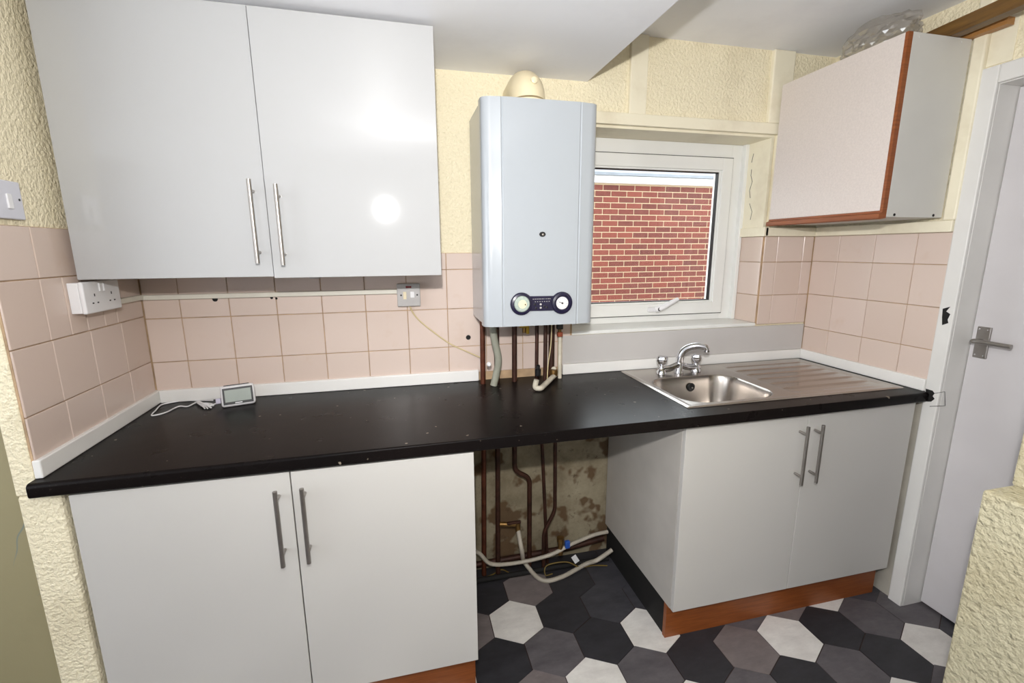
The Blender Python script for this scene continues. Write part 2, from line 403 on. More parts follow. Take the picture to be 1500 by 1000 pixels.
# timber trims ---------------------------------------------------------------------
tn = [0]
def trim(bm, mat='cream_trim'):
    tn[0] += 1; return struct('trim_%d' % tn[0], bm, mat)
b = bmesh.new(); box(b, 1.45, 2.60, -.022, .004, 1.945, 1.99, bev=.003); trim(b)                 # lintel board
trim(B(WX0, WX1, .0, .16, 1.935, 1.945))                                                          # lintel underside
trim(B(1.823, 1.898, -.016, .004, 1.99, CZ, bev=.003)); trim(B(2.49, 2.60, -.020, .004, 1.99, CZ, bev=.006))
trim(B(2.552, 2.60, -.012, .004, 1.546, 1.945, bev=.002))
rv_board = trim(B(WX1-.012, WX1+.001, 0, .155, 1.546, 1.935))
for cr_ in (((1104, 225), (1101, 238)), ((1101, 248), (1100, 257), (1102, 266), (1098, 279), (1099, 290)), ((1098, 298), (1101.5, 310), (1099, 322))):
    finish('crack', T([at(x, y, 0, WX1-.0123) for x, y in cr_], .0011, 5), 'matt_black', rv_board)
trim(B(2.53, W, -.022, .002, 1.505, 1.546, bev=.003)); trim(B(W-.022, W+.002, -.586, -.022, 1.505, 1.546, bev=.003))
trim(B(WX1-.022, WX1+.001, -.022, .165, 1.505, 1.546, bev=.002))
trim(B(W-.020, W+.002, -.590, -.548, 1.546, CZ, bev=.006))
trim(B(W-.004, W+.002, -.66, -.590, 2.04, CZ, bev=.001))

# window --------------------------------------------------------------------------
win = thing('window_1', (2.07, .17, WZ0), kind='structure')
def ring(x0, x1, z0, z1, w, y0, y1, bev=.003):
    bm = bmesh.new()
    box(bm, x0, x0+w, y0, y1, z0, z1, bev=bev); box(bm, x1-w, x1, y0, y1, z0, z1, bev=bev)
    box(bm, x0+w-.002, x1-w+.002, y0, y1, z0, z0+w, bev=bev); box(bm, x0+w-.002, x1-w+.002, y0, y1, z1-w, z1, bev=bev); return bm
finish('window_frame', ring(WX0, WX1-.012, 1.098, 1.935, .075, .160, .225), 'upvc', win)
finish('window_sash', ring(1.672, 2.462, 1.132, 1.872, .056, .148, .215), 'upvc', win)
finish('glazing_bead', ring(1.727, 2.407, 1.187, 1.817, .009, .156, .190, .002), 'upvc', win)
finish('sash_gasket', ring(1.669, 2.465, 1.129, 1.875, .005, .153, .166, 0), 'black', win)
finish('gasket', ring(1.7357, 2.3985, 1.1957, 1.8085, .004, .165, .185, 0), 'black', win)
finish('glass_pane', B(1.738, 2.396, .178, .184, 1.198, 1.806), 'glass', win)
finish('corner_trim', B(WX1-.030, WX1-.010, .135, .16, 1.098, 1.935, bev=.003), 'upvc', win)
hp = at(958, 453, 1, .145)
h = finish('window_handle', B(hp.x-.035, hp.x+.03, .134, .149, hp.z-.012, hp.z+.012, bev=.005, seg=3), 'white_plastic', win)
finish('handle_lever', T(catmull([(hp.x, .132, hp.z), (hp.x+.03, .118, hp.z+.012), (hp.x+.075, .112, hp.z+.036), (hp.x+.108, .115, hp.z+.05)]), [.0155, .009], 10), 'white_plastic', h, smooth=True, autos=40)
finish('handle_lock', lathe(bmesh.new(), [(.002, 0), (.009, 0), (.009, .004), (.004, .005)], (hp.x+.012, .117, hp.z+.004), 'Y', 16), 'black', h)
struct('window_sill', B(WX0, WX1-.004, -.004, .17, 1.083, 1.098, bev=.003), 'upvc')

# door and frame -------------------------------------------------------------------
door = struct('door_1', B(2.920, 2.958, -1.395, -.640, .012, 1.972, bev=.002), 'door_paint')
hb = finish('handle_plate', B(2.913, 2.921, -.697, -.656, 1.056, 1.170, bev=.002), 'steel', door)
finish('door_handle', T(catmull([(2.915, -.674, 1.118), (2.875, -.674, 1.120), (2.866, -.69, 1.122), (2.868, -.73, 1.122), (2.870, -.785, 1.121)]), [.009, .009, .009, .009, .008], 10), 'steel', hb, smooth=True, autos=40)
for z in (1.066, 1.160):
    for y in (-.664, -.689): finish('screw', lathe(bmesh.new(), [(.001, 0), (.0032, 0), (.003, -.0012), (.001, -.0015)], (2.913, y, z), 'X', 8), 'chrome', hb)
fr = bmesh.new()
box(fr, 2.817, W+.002, -.637, -.586, 0, 2.035, bev=.004); box(fr, W, 2.975, -.6375, -.59, 0, 1.99, bev=.002)
box(fr, 2.817, W+.002, -1.455, -.637, 1.978, 2.035, bev=.004); box(fr, W, 2.975, -1.41, -.637, 1.975, 2.0, bev=.002)
box(fr, 2.817, W+.002, -1.455, -1.40, 0, 1.978, bev=.004); box(fr, W, 2.975, -1.42, -1.398, 0, 1.99, bev=.002)
frame = trim(fr, 'white_trim')
q = [(1381, 452), (1392, 449), (1386, 456), (1392, 460), (1388, 468), (1389, 473), (1380, 476), (1380, 464)]
finish('chipped_paint', prism(bmesh.new(), [(p.y, p.z) for p in (at(x, y, 0, 2.8165) for x, y in q)], 2.8162, 2.8175, 'X'), 'matt_black', frame)
finish('crack', T([at(x, y, 0, 2.8168) for x, y in ((1363, 577), (1384, 573.5), (1384.5, 594), (1362, 595))], .0011, 5), 'matt_black', frame)
q = [(1356, 569), (1366, 572), (1369, 576), (1366, 580), (1369, 584), (1364, 588), (1356, 588)]
finish('chipped_paint', prism(bmesh.new(), [(p.y, p.z) for p in (at(x, y, 0, 2.8165) for x, y in q)], 2.8162, 2.8175, 'X'), 'matt_black', frame)
struct('void_behind_door', B(2.985, 3.05, -1.5, -.55, 0, 2.1), 'matt_black')

# ------------------------------------------------------------------ outside
gw = .2250; gz = .075; BY = 3.9
brick_wall = thing('brick_wall', (4.2, BY, -.4), 'red brick wall of the neighbouring house seen through the window', 'brick wall')
finish('mortar', B(-1.0, 10, BY+.006, BY+.2, -.4, 2.285), 'mortar', brick_wall)
rest = bmesh.new()
for r in range(36):
    z = 2.275-gz*(r+1)
    for k in range(-5, 46):
        x = -1+gw*(k+(r % 2)*.5)
        if x < -1 or x > 9.7: continue
        if r < 24 and 2.95 < x < 5.70: piece('brick', 'brick', (x, x+.213, BY, BY+.05, z, z+.063), brick_wall, bev=.003)
        else: box(rest, x, x+.213, BY, BY+.05, z, z+.063)
tag(finish('brickwork', rest, 'brick', brick_wall), kind='stuff')
finish('fascia_board', B(-1, 10, BY-.06, BY+.1, 2.285, 2.370, bev=.004), 'fascia', brick_wall)
ro = bmesh.new(); prism(ro, [(BY-.10, 2.371), (BY-.10, 2.405), (BY+2.2, 3.2), (BY+2.2, 3.1), (BY+.1, 2.371)], -1, 10, 'X'); finish('roof_edge', ro, 'slate', brick_wall)
struct('ground_outside', B(-2, 11, .28, BY+.1, -.5, -.4), 'concrete')

# ------------------------------------------------------------------ worktop, upstands
HX0, HX1, HY0, HY1 = 1.845, 2.262, -.517, -.170
def make_worktop():
    bm = bmesh.new(); x = [.001, HX0, HX1, 2.829]
    fy = lambda X: -.622+.017*X/2.83
    def grid(z): return [[bm.verts.new((X, fy(X) if j == 0 else Y, z)) for j, Y in enumerate((0, HY0, HY1, -.0015))] for X in x]
    a, b2 = grid(WT), grid(WT-.038)
    for i in range(3):
        for j in range(3):
            if (i, j) == (1, 1): continue
            for g in (a, b2): bm.faces.new((g[i][j], g[i+1][j], g[i+1][j+1], g[i][j+1]))
    def wall(p, q): bm.faces.new((a[p[0]][p[1]], a[q[0]][q[1]], b2[q[0]][q[1]], b2[p[0]][p[1]]))
    for i in range(3): wall((i, 0), (i+1, 0)); wall((i, 3), (i+1, 3)); wall((0, i), (0, i+1)); wall((3, i), (3, i+1))
    wall((1, 1), (2, 1)); wall((1, 2), (2, 2)); wall((1, 1), (1, 2)); wall((2, 1), (2, 2))
    bm.edges.ensure_lookup_table()
    es = [e for e in bm.edges if all(v.co.y < -.6 for v in e.verts) and abs(e.verts[0].co.z-e.verts[1].co.z) < .001]
    bmesh.ops.bevel(bm, geom=es, offset=.010, segments=4, affect='EDGES', profile=.5)
    return bm
wt = finish('worktop', make_worktop(), 'worktop', smooth=True, autos=25)
tag(wt, 'long black speckled laminate worktop running over both white base cabinets', 'worktop')
def upstand(a, label, mat='upstand', name='worktop_upstand'):
    o = bobj(name, mat, a, bev=.003); tag(o, label, 'upstand', 'white upstands around the worktop'); return o
upstand((.0015, .019, -.592, -.001, WT+.0005, .957), 'white upstand strip along the worktop under the left wall socket')
upstand((.0195, 1.185, -.019, -.0015, WT+.0005, .957), 'white upstand strip behind the small white display on the worktop')
upstand((1.556, W-.0195, -.019, -.0015, WT+.0005, .957), 'white upstand strip behind the sink and mixer tap')
upstand((W-.019, W-.0015, -.586, -.0015, WT+.0005, .957), 'white upstand strip along the end of the draining board')
sp = bobj('splash_panel', 'panel', (1.556, W-.0095, -.010, -.0012, .9575, 1.0825), bev=.002)
tag(sp, 'plain white splash panel below the window behind the tap', 'panel')

# ------------------------------------------------------------------ cabinets
def bar_handle(parent, x, y, z0, z1, r=.006, out=.034):
    """vertical bar handle standing off a door whose face is at y"""
    o = finish('handle', T([(x, y-out, z0), (x, y-out, z1)], r, 14), 'steel', parent, smooth=True, autos=40)
    for z in (z0+.030, z1-.030):
        finish('handle_post', T([(x, y-out, z), (x, y-.0005, z)], .0045, 10), 'steel', o, smooth=True, autos=40)
    return o
def base_unit(name, x0, wdt, yf, zb, label, back=-.03):
    t = thing(name, (x0+wdt/2, (yf+back)/2, 0), label, 'cabinet', 'white base cabinets')
    yc = yf+.019
    for xa, xb in ((x0, x0+.017), (x0+wdt-.017, x0+wdt)):
        finish('side_panel', B(xa, xb, yc, back, zb, .870), 'carcass', t)
    finish('base_panel', B(x0+.017, x0+wdt-.017, yc, back, zb, zb+.017), 'carcass', t)
    finish('back_panel', B(x0+.017, x0+wdt-.017, back-.006, back, zb+.017, .86), 'carcass', t)
    for k in (0, 1):
        xa, xb = x0+.0015+k*wdt/2, x0+wdt/2-.0015+k*wdt/2
        d = finish('door', B(xa, xb, yf, yf+.018, zb-.001, .8665, bev=.0012), 'white_satin', t)
        bar_handle(d, (xb-.031 if k == 0 else xa+.031), yf, .610, .832)
    return t
u1 = base_unit('base_cabinet', .070, 1.0005, -.609, .148, 'wide white two-door base cabinet under the left end of the worktop')
finish('plinth', B(.075, 1.065, -.565, -.548, .002, .147), 'orange_wood', u1)
u2 = base_unit('base_cabinet', 1.791, .9995, -.5836, .148, 'white two-door base cabinet under the sink with orange wood plinth', back=-.01)
finish('plinth', B(1.792, 2.786, -.545, -.527, .002, .147), 'orange_wood', u2)
finish('dark_void_board', B(1.796, 1.811, -.527, -.02, .002, .147), 'matt_black', u2)  # black board, its colour standing for the dark void under the side panel

wx, wy, wz, wh, ww = .029, -.357, 1.3755, .7166, .4935
wc = thing('wall_cabinet', (wx+ww, wy/2, wz), 'tall white gloss two-door wall cabinet with steel bar handles', 'cabinet')
for xa in (wx, wx+2*ww-.017): finish('side_panel', B(xa, xa+.017, wy+.020, -.0095, wz+.004, wz+wh), 'carcass', wc)
finish('base_panel', B(wx+.017, wx+2*ww-.017, wy+.020, -.0095, wz+.004, wz+.02), 'carcass', wc)
finish('top_panel', B(wx+.017, wx+2*ww-.017, wy+.020, -.0095, wz+wh-.017, wz+wh), 'carcass', wc)
finish('hinge_block', B(.60, .63, -.25, -.20, wz-.015, wz+.004, bev=.002), 'grey_plastic', wc)
for k in (0, 1):
    xa, xb = wx+.0015+k*ww, wx+ww-.0015+k*ww
    bm = B(xa, xb, wy, wy+.018, wz-.001, wz+wh, bev=.0012)
    if k:                                           # this door hangs slightly open on its right hinge, a little low
        bmesh.ops.rotate(bm, verts=bm.verts[:], cent=(xb, wy+.018, wz), matrix=Matrix.Rotation(math.radians(.9), 3, 'Z'))
        bmesh.ops.translate(bm, verts=bm.verts[:], vec=(0, -.001, -.004))
    d = finish('door', bm, 'white_gloss', wc)
    bar_handle(d, (.4905 if k == 0 else .559), wy-(.0075 if k else 0), 1.415+(0 if k == 0 else -.006), 1.645+(0 if k == 0 else -.012))

rc = thing('wall_cabinet', (2.66, -.3, 1.556), 'pale pink wall cabinet with orange wood edging beside the window', 'cabinet')
X0, Y0, Y1, Z0, Z1 = 2.53, -.55, -.035, 1.556, 2.14
finish('carcass', B(X0+.020, 2.806, Y0, Y1, Z0, Z1, bev=.001), 'grey_melamine', rc)
dr = finish('door', B(X0, X0+.018, Y0+.010, Y1, Z0+.022, Z1, bev=.001), 'pink_laminate', rc)
finish('edge_strip', B(X0-.001, X0+.019, Y0-.001, Y0+.0098, Z0+.022, Z1, bev=.001), 'orange_wood', dr)
gp = bmesh.new(); prism(gp, [(X0+.018, Z0+.0218), (X0-.001, Z0+.0218), (X0-.001, Z0+.015), (X0-.014, Z0+.010), (X0-.014, Z0-.004), (X0-.008, Z0-.008), (X0+.018, Z0-.004)], Y0-.001, Y1, 'Y')
finish('handle_rail', gp, 'orange_wood', dr)
for x, z in ((2.585, Z0+.008), (2.765, Z0+.008), (2.58, Z1-.012), (2.765, Z1-.012)):
    finish('fixing_cap', lathe(bmesh.new(), [(.001, 0), (.005, 0), (.005, .001), (.001, .0012)], (x, Y0, z), 'Y', 10), 'matt_black' if z < 1.8 else 'grey_melamine', rc)

# timber and polythene on that cabinet
def timber(p0, p1, w, hgt, mat, label):
    p0, p1 = Vector(p0), Vector(p1); d = (p1-p0).normalized(); s = Vector((-d.y, d.x, 0)).normalized()*w/2; up = Vector((0, 0, hgt)); bm = bmesh.new()
    v = [bm.verts.new(q) for q in (p0-s, p0+s, p1+s, p1-s, p0-s+up, p0+s+up, p1+s+up, p1-s+up)]
    for f in ((0, 1, 2, 3), (4, 5, 6, 7), (0, 1, 5, 4), (1, 2, 6, 5), (2, 3, 7, 6), (3, 0, 4, 7)): bm.faces.new([v[i] for i in f])
    o = finish('timber_batten', bm, mat); tag(o, label, 'timber', 'timber offcuts on the pink cabinet'); return o
timber((2.775, -.10, Z1+.001), (2.700, -.80, Z1+.001), .040, .045, 'brown_wood', 'long dark brown timber batten lying on top of the pink cabinet')
timber((2.815, -.12, Z1+.001), (2.800, -.655, Z1+.001), .030, .022, 'tan_wood', 'short tan timber batten on the pink cabinet against the wall')
bm = bmesh.new(); bmesh.ops.create_icosphere(bm, subdivisions=4, radius=1)
rnd = random.Random(3); waves = [(Vector((rnd.uniform(-1, 1), rnd.uniform(-1, 1), rnd.uniform(-1, 1))).normalized(), rnd.uniform(3, 9), rnd.uniform(0, 6)) for _ in range(14)]
for v in bm.verts:
    n = v.co.copy(); k = 1+sum(abs(math.sin(n.dot(w)*f+p))-.6 for w, f, p in waves)*.055
    v.co = Vector((2.625+n.x*.07*k, -.37+n.y*.13*k, max(Z1+.0015, Z1+.048+n.z*.07*k)))
bag = finish('plastic_bag', bm, 'bag'); tag(bag, 'crumpled clear plastic bag on top of the pink wall cabinet', 'bag')

# ------------------------------------------------------------------ sink and tap
def sstep(a, b, x):
    t = max(0, min(1, (x-a)/(b-a))); return t*t*(3-2*t)
SX0, SX1, SY0, SY1 = 1.826, 2.786, -.537, -.032
def rrect(x, y, x0, x1, y0, y1, r):
    qx = abs(x-(x0+x1)/2)-(x1-x0)/2+r; qy = abs(y-(y0+y1)/2)-(y1-y0)/2+r
    return math.hypot(max(qx, 0), max(qy, 0))+min(max(qx, qy), 0)-r
def sink_z(x, y):
    e = min(x-SX0, SX1-x, y-SY0, SY1-y)
    z = .9112+.0042*sstep(0, .006, e)-.0018*sstep(.012, .024, e)
    d = rrect(x, y, 1.862, 2.245, -.503, -.187, .085)
    z -= .140*sstep(-.003, .030, -d)**.8 if d < .003 else 0
    dd = -rrect(x, y, 2.305, 2.760, -.490, -.058, .03)
    if dd > 0:
        m = sstep(0, .02, dd); g = (y+.490)/.432*6.5
        z -= m*.002; ph = abs((g % 1)-.5)*2
        z += m*.0042*sstep(.72, .95, ph)*sstep(0, .05, dd)
    return z
NX, NY = 220, 260; bm = bmesh.new(); vv = []
for i in range(NX+1):
    x = SX0+(SX1-SX0)*i/NX; vv.append([])
    for j in range(NY+1):
        y = SY0+(SY1-SY0)*j/NY; vv[i].append(bm.verts.new((x, y, sink_z(x, y))))
for i in range(NX):
    for j in range(NY): bm.faces.new((vv[i][j], vv[i+1][j], vv[i+1][j+1], vv[i][j+1]))
def m_sink():
    t = NT('sink_stainless_steel').p(.27, 1.)
    st = t.ramp(t.noise(4, 5, .6), [(.35, srgb(176, 169, 162)), (.7, srgb(184, 178, 172))])
    t.col(st); return t.m
sink_o = thing('sink', (2.3, -.285, WT), 'stainless steel inset sink with ribbed drainer on black worktop', 'sink')
finish('sink_top', bm, m_sink(), sink_o, smooth=True)
oc = Vector((2.073, -.196, .868))
ov = finish('overflow', lathe(bmesh.new(), [(.004, 0), (.017, 0), (.019, .003), (.013, .006), (.006, .004)], oc, 'Y', 20), 'black', sink_o)
finish('overflow_pin', lathe(bmesh.new(), [(.001, 0), (.004, 0), (.004, .004), (.001, .005)], oc+Vector((.003, -.005, -.002)), 'Y', 10), 'steel', ov)
finish('waste', lathe(bmesh.new(), [(.004, .0), (.034, .0), (.036, .003), (.02, .001)], (2.06, -.345, .7735), 'Z', 24), 'chrome', sink_o)

tap = thing('mixer_tap', (2.060, -.125, .914), 'chrome deck mixer tap with two faceted knobs behind the sink bowl', 'tap')
ty = -.122; tz = .9145; ax, bx, cx = 1.975, 2.145, 2.060
body = T(catmull([(ax-.012, ty, tz+.014), (ax+.004, ty, tz+.019), (ax+.04, ty, tz+.022), (cx, ty, tz+.034), (bx-.04, ty, tz+.022), (bx-.004, ty, tz+.019), (bx+.012, ty, tz+.014)]), .0150, 14)
for x in (ax, bx): lathe(body, [(.001, 0), (.022, 0), (.021, .008), (.015, .020), (.011, .034), (.011, .042), (.001, .042)], (x, ty, tz), 'Z', 18)
lathe(body, [(.001, 0), (.020, 0), (.017, .02), (.015, .048), (.013, .052), (.001, .052)], (cx, ty, tz), 'Z', 18)
finish('tap_body', body, 'chrome', tap, smooth=True, autos=50)
finish('spout', T(catmull([(cx, ty, tz+.048), (cx+.003, ty-.002, tz+.080), (cx+.018, ty-.010, tz+.106), (cx+.048, ty-.030, tz+.122), (cx+.080, ty-.050, tz+.122), (cx+.090, ty-.056, tz+.113), (cx+.091, ty-.057, tz+.100)], 6), [.0165, .0125], 14), 'chrome', tap, smooth=True, autos=50)
for x in (ax, bx):
    kb = bmesh.new(); rings = []
    for rr, h in ((.010, .040), (.017, .046), (.0235, .060), (.0245, .070), (.020, .078), (.006, .080)):
        rings.append([kb.verts.new((x+rr*(1+.10*math.cos(4*a))*math.cos(a), ty+rr*(1+.10*math.cos(4*a))*math.sin(a), tz+h)) for a in (2*math.pi*k/24 for k in range(24))])
    for a, b2 in zip(rings, rings[1:]):
        for k in range(24): kb.faces.new((a[k], a[(k+1) % 24], b2[(k+1) % 24], b2[k]))
    kb.faces.new(rings[0]); kb.faces.new(rings[-1]); finish('tap_knob', kb, 'chrome', tap, smooth=True, autos=40)

# ------------------------------------------------------------------ boiler
BX0, BX1, BF, BZ0, BZ1 = 1.164, 1.570, -.300, 1.183, 1.932
bo = thing('boiler', ((BX0+BX1)/2, -.15, BZ0), 'white wall-hung boiler with navy control strip beside the window', 'boiler')
finish('boiler_case', B(BX0+.004, BX1-.004, -.245, -.0095, BZ0+.004, BZ1-.004, bev=.003), 'boiler', bo)
prof = []
for s in (0, 1):
    pts = [(BX0, -.235), (BX0, -.268)]+[(BX0+.034*(1-math.cos(t)), -.268-.026*math.sin(t)) for t in (math.pi/2*k/7 for k in range(1, 8))]+[(BX0+.062, BF+.001), (BX0+.066, BF+.0035), (BX0+.070, BF)]
    prof += pts if s == 0 else [(BX0+BX1-x, y) for x, y in reversed(pts)]
fp = prism(bmesh.new(), prof, BZ0, BZ1); finish('front_panel', fp, 'boiler', bo, smooth=True, autos=28)
bp = lambda x, y: at(x, y, 1, BF-.004)
lc, rc_ = bp(764, 445), bp(823, 443.5); R1 = .0400; hh = .026
poly = []
a0 = math.asin(hh/R1)
for k in range(25): t = a0+(2*math.pi-2*a0)*k/24; poly.append((lc.x+R1*math.cos(t), lc.z+R1*math.sin(t)))
for k in range(25): t = math.pi+a0+(2*math.pi-2*a0)*k/24; poly.append((rc_.x+R1*math.cos(t), rc_.z+R1*math.sin(t)))
cp = prism(bmesh.new(), poly, BF+.004, BF-.005, 'Y')
cpo = finish('control_panel', cp, 'navy', bo)
for c in (lc, rc_): finish('dial_rim', lathe(bmesh.new(), [(.028, .003), (.0385, .003), (.037, .010), (.030, .012), (.028, .008)], (c.x, BF, c.z), 'Y', 36), 'navy', cpo, smooth=True, autos=50)
dl = finish('timer_dial', lathe(bmesh.new(), [(.002, .004), (.0285, .004), (.0285, .009), (.025, .013), (.002, .0135)], (lc.x+.001, BF, lc.z), 'Y', 36), 'clear_dial', cpo, smooth=True, autos=40)
finish('timer_face', lathe(bmesh.new(), [(.002, .0136), (.015, .0136), (.015, .015), (.002, .0152)], (lc.x+.001, BF, lc.z), 'Y', 30), 'cream_plastic', dl)
for k in range(24):
    t = 2*math.pi*k/24; finish('timer_tappet', B(lc.x+.001+.0225*math.cos(t)-.0008, lc.x+.001+.0225*math.cos(t)+.0008, BF-.0150, BF-.012, lc.z+.0225*math.sin(t)-.0008, lc.z+.0225*math.sin(t)+.0008), 'grey_plastic', dl)
finish('timer_pointer', B(lc.x+.009, lc.x+.0125, BF-.0158, BF-.0145, lc.z-.004, lc.z+.001), 'black', dl)
gd = finish('pressure_gauge', lathe(bmesh.new(), [(.002, .004), (.0225, .004), (.0225, .009), (.002, .0095)], (rc_.x, BF, rc_.z), 'Y', 30), 'dial_white', cpo)
finish('gauge_needle', T([(rc_.x, BF-.011, rc_.z), (rc_.x-.013, BF-.011, rc_.z+.005)], .0009, 6), 'black', gd)
finish('gauge_hub', lathe(bmesh.new(), [(.001, .009), (.0032, .009), (.003, .012), (.001, .0122)], (rc_.x, BF, rc_.z), 'Y', 12), 'black', gd)
for k in range(9):
    t = math.radians(-40+k*32); finish('gauge_mark', B(rc_.x+.018*math.cos(t)-.0007, rc_.x+.018*math.cos(t)+.0007, BF-.0103, BF-.0090, rc_.z+.018*math.sin(t)-.0007, rc_.z+.018*math.sin(t)+.0007), 'red' if k > 6 else 'black', gd)
mid = (lc.x+rc_.x)/2; mz = (lc.z+rc_.z)/2
mk = bmesh.new(); rr = random.Random(5)
for k in range(10): box(mk, mid-.034+.0068*k, mid-.034+.0068*k+rr.uniform(.002, .005), BF-.0056, BF-.0045, mz+.0150, mz+.0172)
for k in range(7): box(mk, mid-.026+.0085*k, mid-.026+.0085*k+.003, BF-.0056, BF-.0045, mz+.0055, mz+.0080)
finish('panel_markings', mk, 'grey_plastic', cpo)
for x, z in ((-.027, -.003), (-.022, -.016), (-.005, -.003), (-.005, -.015), (.008, -.010), (.018, -.014)):
    finish('button', lathe(bmesh.new(), [(.001, .004), (.0038, .004), (.0036, .0075), (.001, .008)], (mid+x, BF, mz+z), 'Y', 12), 'grey_plastic' if x in (-.005,) else 'black', cpo)
bc = bp(795, 343)
bg = bmesh.new(); prism(bg, [(bc.x+.0115*math.cos(t), bc.z+.0085*math.sin(t)) for t in (2*math.pi*k/24 for k in range(24))], BF+.003, BF-.002, 'Y'); badge = finish('badge', bg, 'black', bo)
finish('badge_emblem', lathe(bmesh.new(), [(.001, .002), (.0045, .002), (.0035, .0035), (.001, .004)], (bc.x+.002, BF, bc.z-.001), 'Y', 14), 'steel', badge)
for px in (741, 858):
    c = at(px, 137+(px-741)*.1, 1, -.27); finish('screw', lathe(bmesh.new(), [(.001, 0), (.004, 0), (.003, .006), (.001, .007)], (c.x, -.27, BZ1-.0005), 'Z', 10), 'brass', bo)
# flue elbow
fy_, fc = -.155, at(773, 140, 1, -.155); fx = fc.x
fe = T([(fx, fy_, BZ1-.01), (fx, fy_, BZ1+.030)], .062, 28)
eb = [Vector((fx, fy_+.055*(1-math.cos(t)), BZ1+.030+.055*math.sin(t))) for t in (math.pi/2*k/8 for k in range(9))]
flue = finish('flue_elbow', tube(fe, eb+[Vector((fx, -.002, BZ1+.085))], [.062]*9+[.058], 28), 'cream_plastic', bo, smooth=True, autos=45)
fr2 = at(782, 118, 1, fy_-.05)
finish('test_cap', lathe(bmesh.new(), [(.002, 0), (.011, 0), (.0115, .012), (.009, .014), (.002, .0145)], (fr2.x, fy_-.046, fr2.z), 'Y', 18), 'cream_plastic', flue, smooth=True, autos=40)
finish('flue_collar', lathe(bmesh.new(), [(.062, 0), (.068, 0), (.068, .010), (.062, .012)], (fx, fy_, BZ1-.003), 'Z', 28), 'white_plastic', flue, smooth=True, autos=40)

# ------------------------------------------------------------------ pipework
def pipe(P, r, mat, label, name='pipe', group='pipes under the boiler', cat='pipe', fil=.03, seg=12):
    o = finish(name, T(fillet(P, fil) if len(P) > 2 else P, r, seg), mat, smooth=True, autos=50); tag(o, label, cat, group); return o
BT = BZ0+.003
PY = -.060
pipe([(1.197, PY, BT), (1.193, PY, .62), (1.184, PY, .02)], .011, 'copper', 'red-brown copper pipe at the outer left end of the pipe row')
pipe([(1.253, PY-.005, BT), (1.252, PY-.005, .62), (1.247, PY-.005, .02)], .011, 'dark_pipe', 'dark pipe running straight down just behind the grey hose')
pipe([(1.329, PY, BT), (1.327, PY, .505), (1.395, PY, .465), (1.395, PY, .02)], .011, 'dark_pipe', 'dark pipe that steps sideways below the worktop')
pipe([(1.425, PY, BT), (1.424, PY, .93), (1.454, PY+.01, .62), (1.485, PY+.01, .02)], .008, 'dark_pipe', 'thin copper pipe leaning slightly below the worktop')
pipe([(1.456, PY-.02, BT), (1.455, PY-.02, .9), (1.503, PY-.02, .80), (1.508, PY-.02, .30), (1.456, PY-.02, .20), (1.456, PY-.02, .02)], .0085, 'dark_pipe', 'thin dark pipe bending back towards the valve near the floor')
pipe([(1.493, PY+.012, BT), (1.493, PY+.012, WT+.001)], .0135, 'dark_pipe', 'thick dark pipe stub above the brass collar')
pipe([(1.524, PY-.005, 1.090), (1.526, PY-.005, WT+.001)], .0085, 'white_pipe', 'short rust-stained white pipe beside the splash panel')
pipe(catmull([(1.226, -.105, BT), (1.236, -.105, 1.10), (1.252, -.10, 1.02), (1.243, -.10, .96), (1.231, -.10, WT+.001)]), .0145, 'grey_hose', 'thick bent grey hose under the boiler', name='hose', cat='hose', fil=.001)
cl = at(716, 533, 1, -.11)
o = finish('pipe_clip', lathe(bmesh.new(), [(.002, 0), (.009, 0), (.010, .006), (.006, .014), (.001, .016)], cl, 'Y', 14), 'white_plastic'); tag(o, 'white plastic clip on the grey hose', 'clip')
pipe([at(786, 556, 2, WT+.045), at(783, 568, 2, WT+.012), at(792, 569, 2, WT+.012), at(816, 546, 2, WT+.018), at(811, 540, 2, WT+.045)], .0105, 'white_pipe', 'grey-white bent plastic pipe lying on the worktop', fil=.012)
c = at(788, 542, 1, -.11); o = finish('filter_valve', lathe(bmesh.new(), [(.004, -.022), (.012, -.022), (.013, .004), (.009, .008), (.009, .02), (.003, .024)], c, 'Z', 14), 'black', smooth=True, autos=40); tag(o, 'small black valve on the pipes above the worktop', 'valve')
c = at(811, 545, 1, -.075); o = finish('pipe_collar', lathe(bmesh.new(), [(.004, -.014), (.0165, -.014), (.018, 0), (.0165, .012), (.004, .012)], c, 'Z', 16), 'brass', smooth=True, autos=40); tag(o, 'tarnished brass collar round the thick pipe above the worktop', 'collar')
gv = thing('gas_valve', (1.365, PY, 1.13), 'yellow lever gas valve right under the boiler', 'valve')
finish('valve_body', T([(1.372, PY, BT), (1.372, PY, 1.115)], .010, 12), 'brass', gv, smooth=True, autos=40)
finish('lever', B(1.345, 1.385, PY-.022, PY-.016, 1.138, 1.150, bev=.002), 'yellow', gv); finish('lever_tab', B(1.374, 1.386, PY-.022, PY-.016, 1.112, 1.140, bev=.002), 'yellow', gv)
rv = thing('isolating_valve', (1.525, PY-.01, 1.09), 'black and rusty red valve above the short white pipe', 'valve')
finish('valve_body', T([(1.522, PY-.005, BT), (1.522, PY-.005, 1.092)], .008, 10), 'brass', rv, smooth=True, autos=40)
finish('valve_cap', B(1.505, 1.530, PY-.030, PY-.008, 1.125, 1.150, bev=.004), 'black', rv); finish('valve_nut', B(1.512, 1.533, PY-.018, PY+.004, 1.092, 1.112, bev=.003), plain('rusty_red', (130, 62, 36), .7, var=.3), rv)
o = finish('thermostat_cable', T(catmull([(1.476, -.10, BT), (1.473, -.10, 1.07), (1.462, -.10, .985), (1.458, -.10, WT+.002)]), .0022, 6), 'cable_cream', smooth=True); tag(o, 'thin cream cable hanging down between the boiler pipes', 'cable')

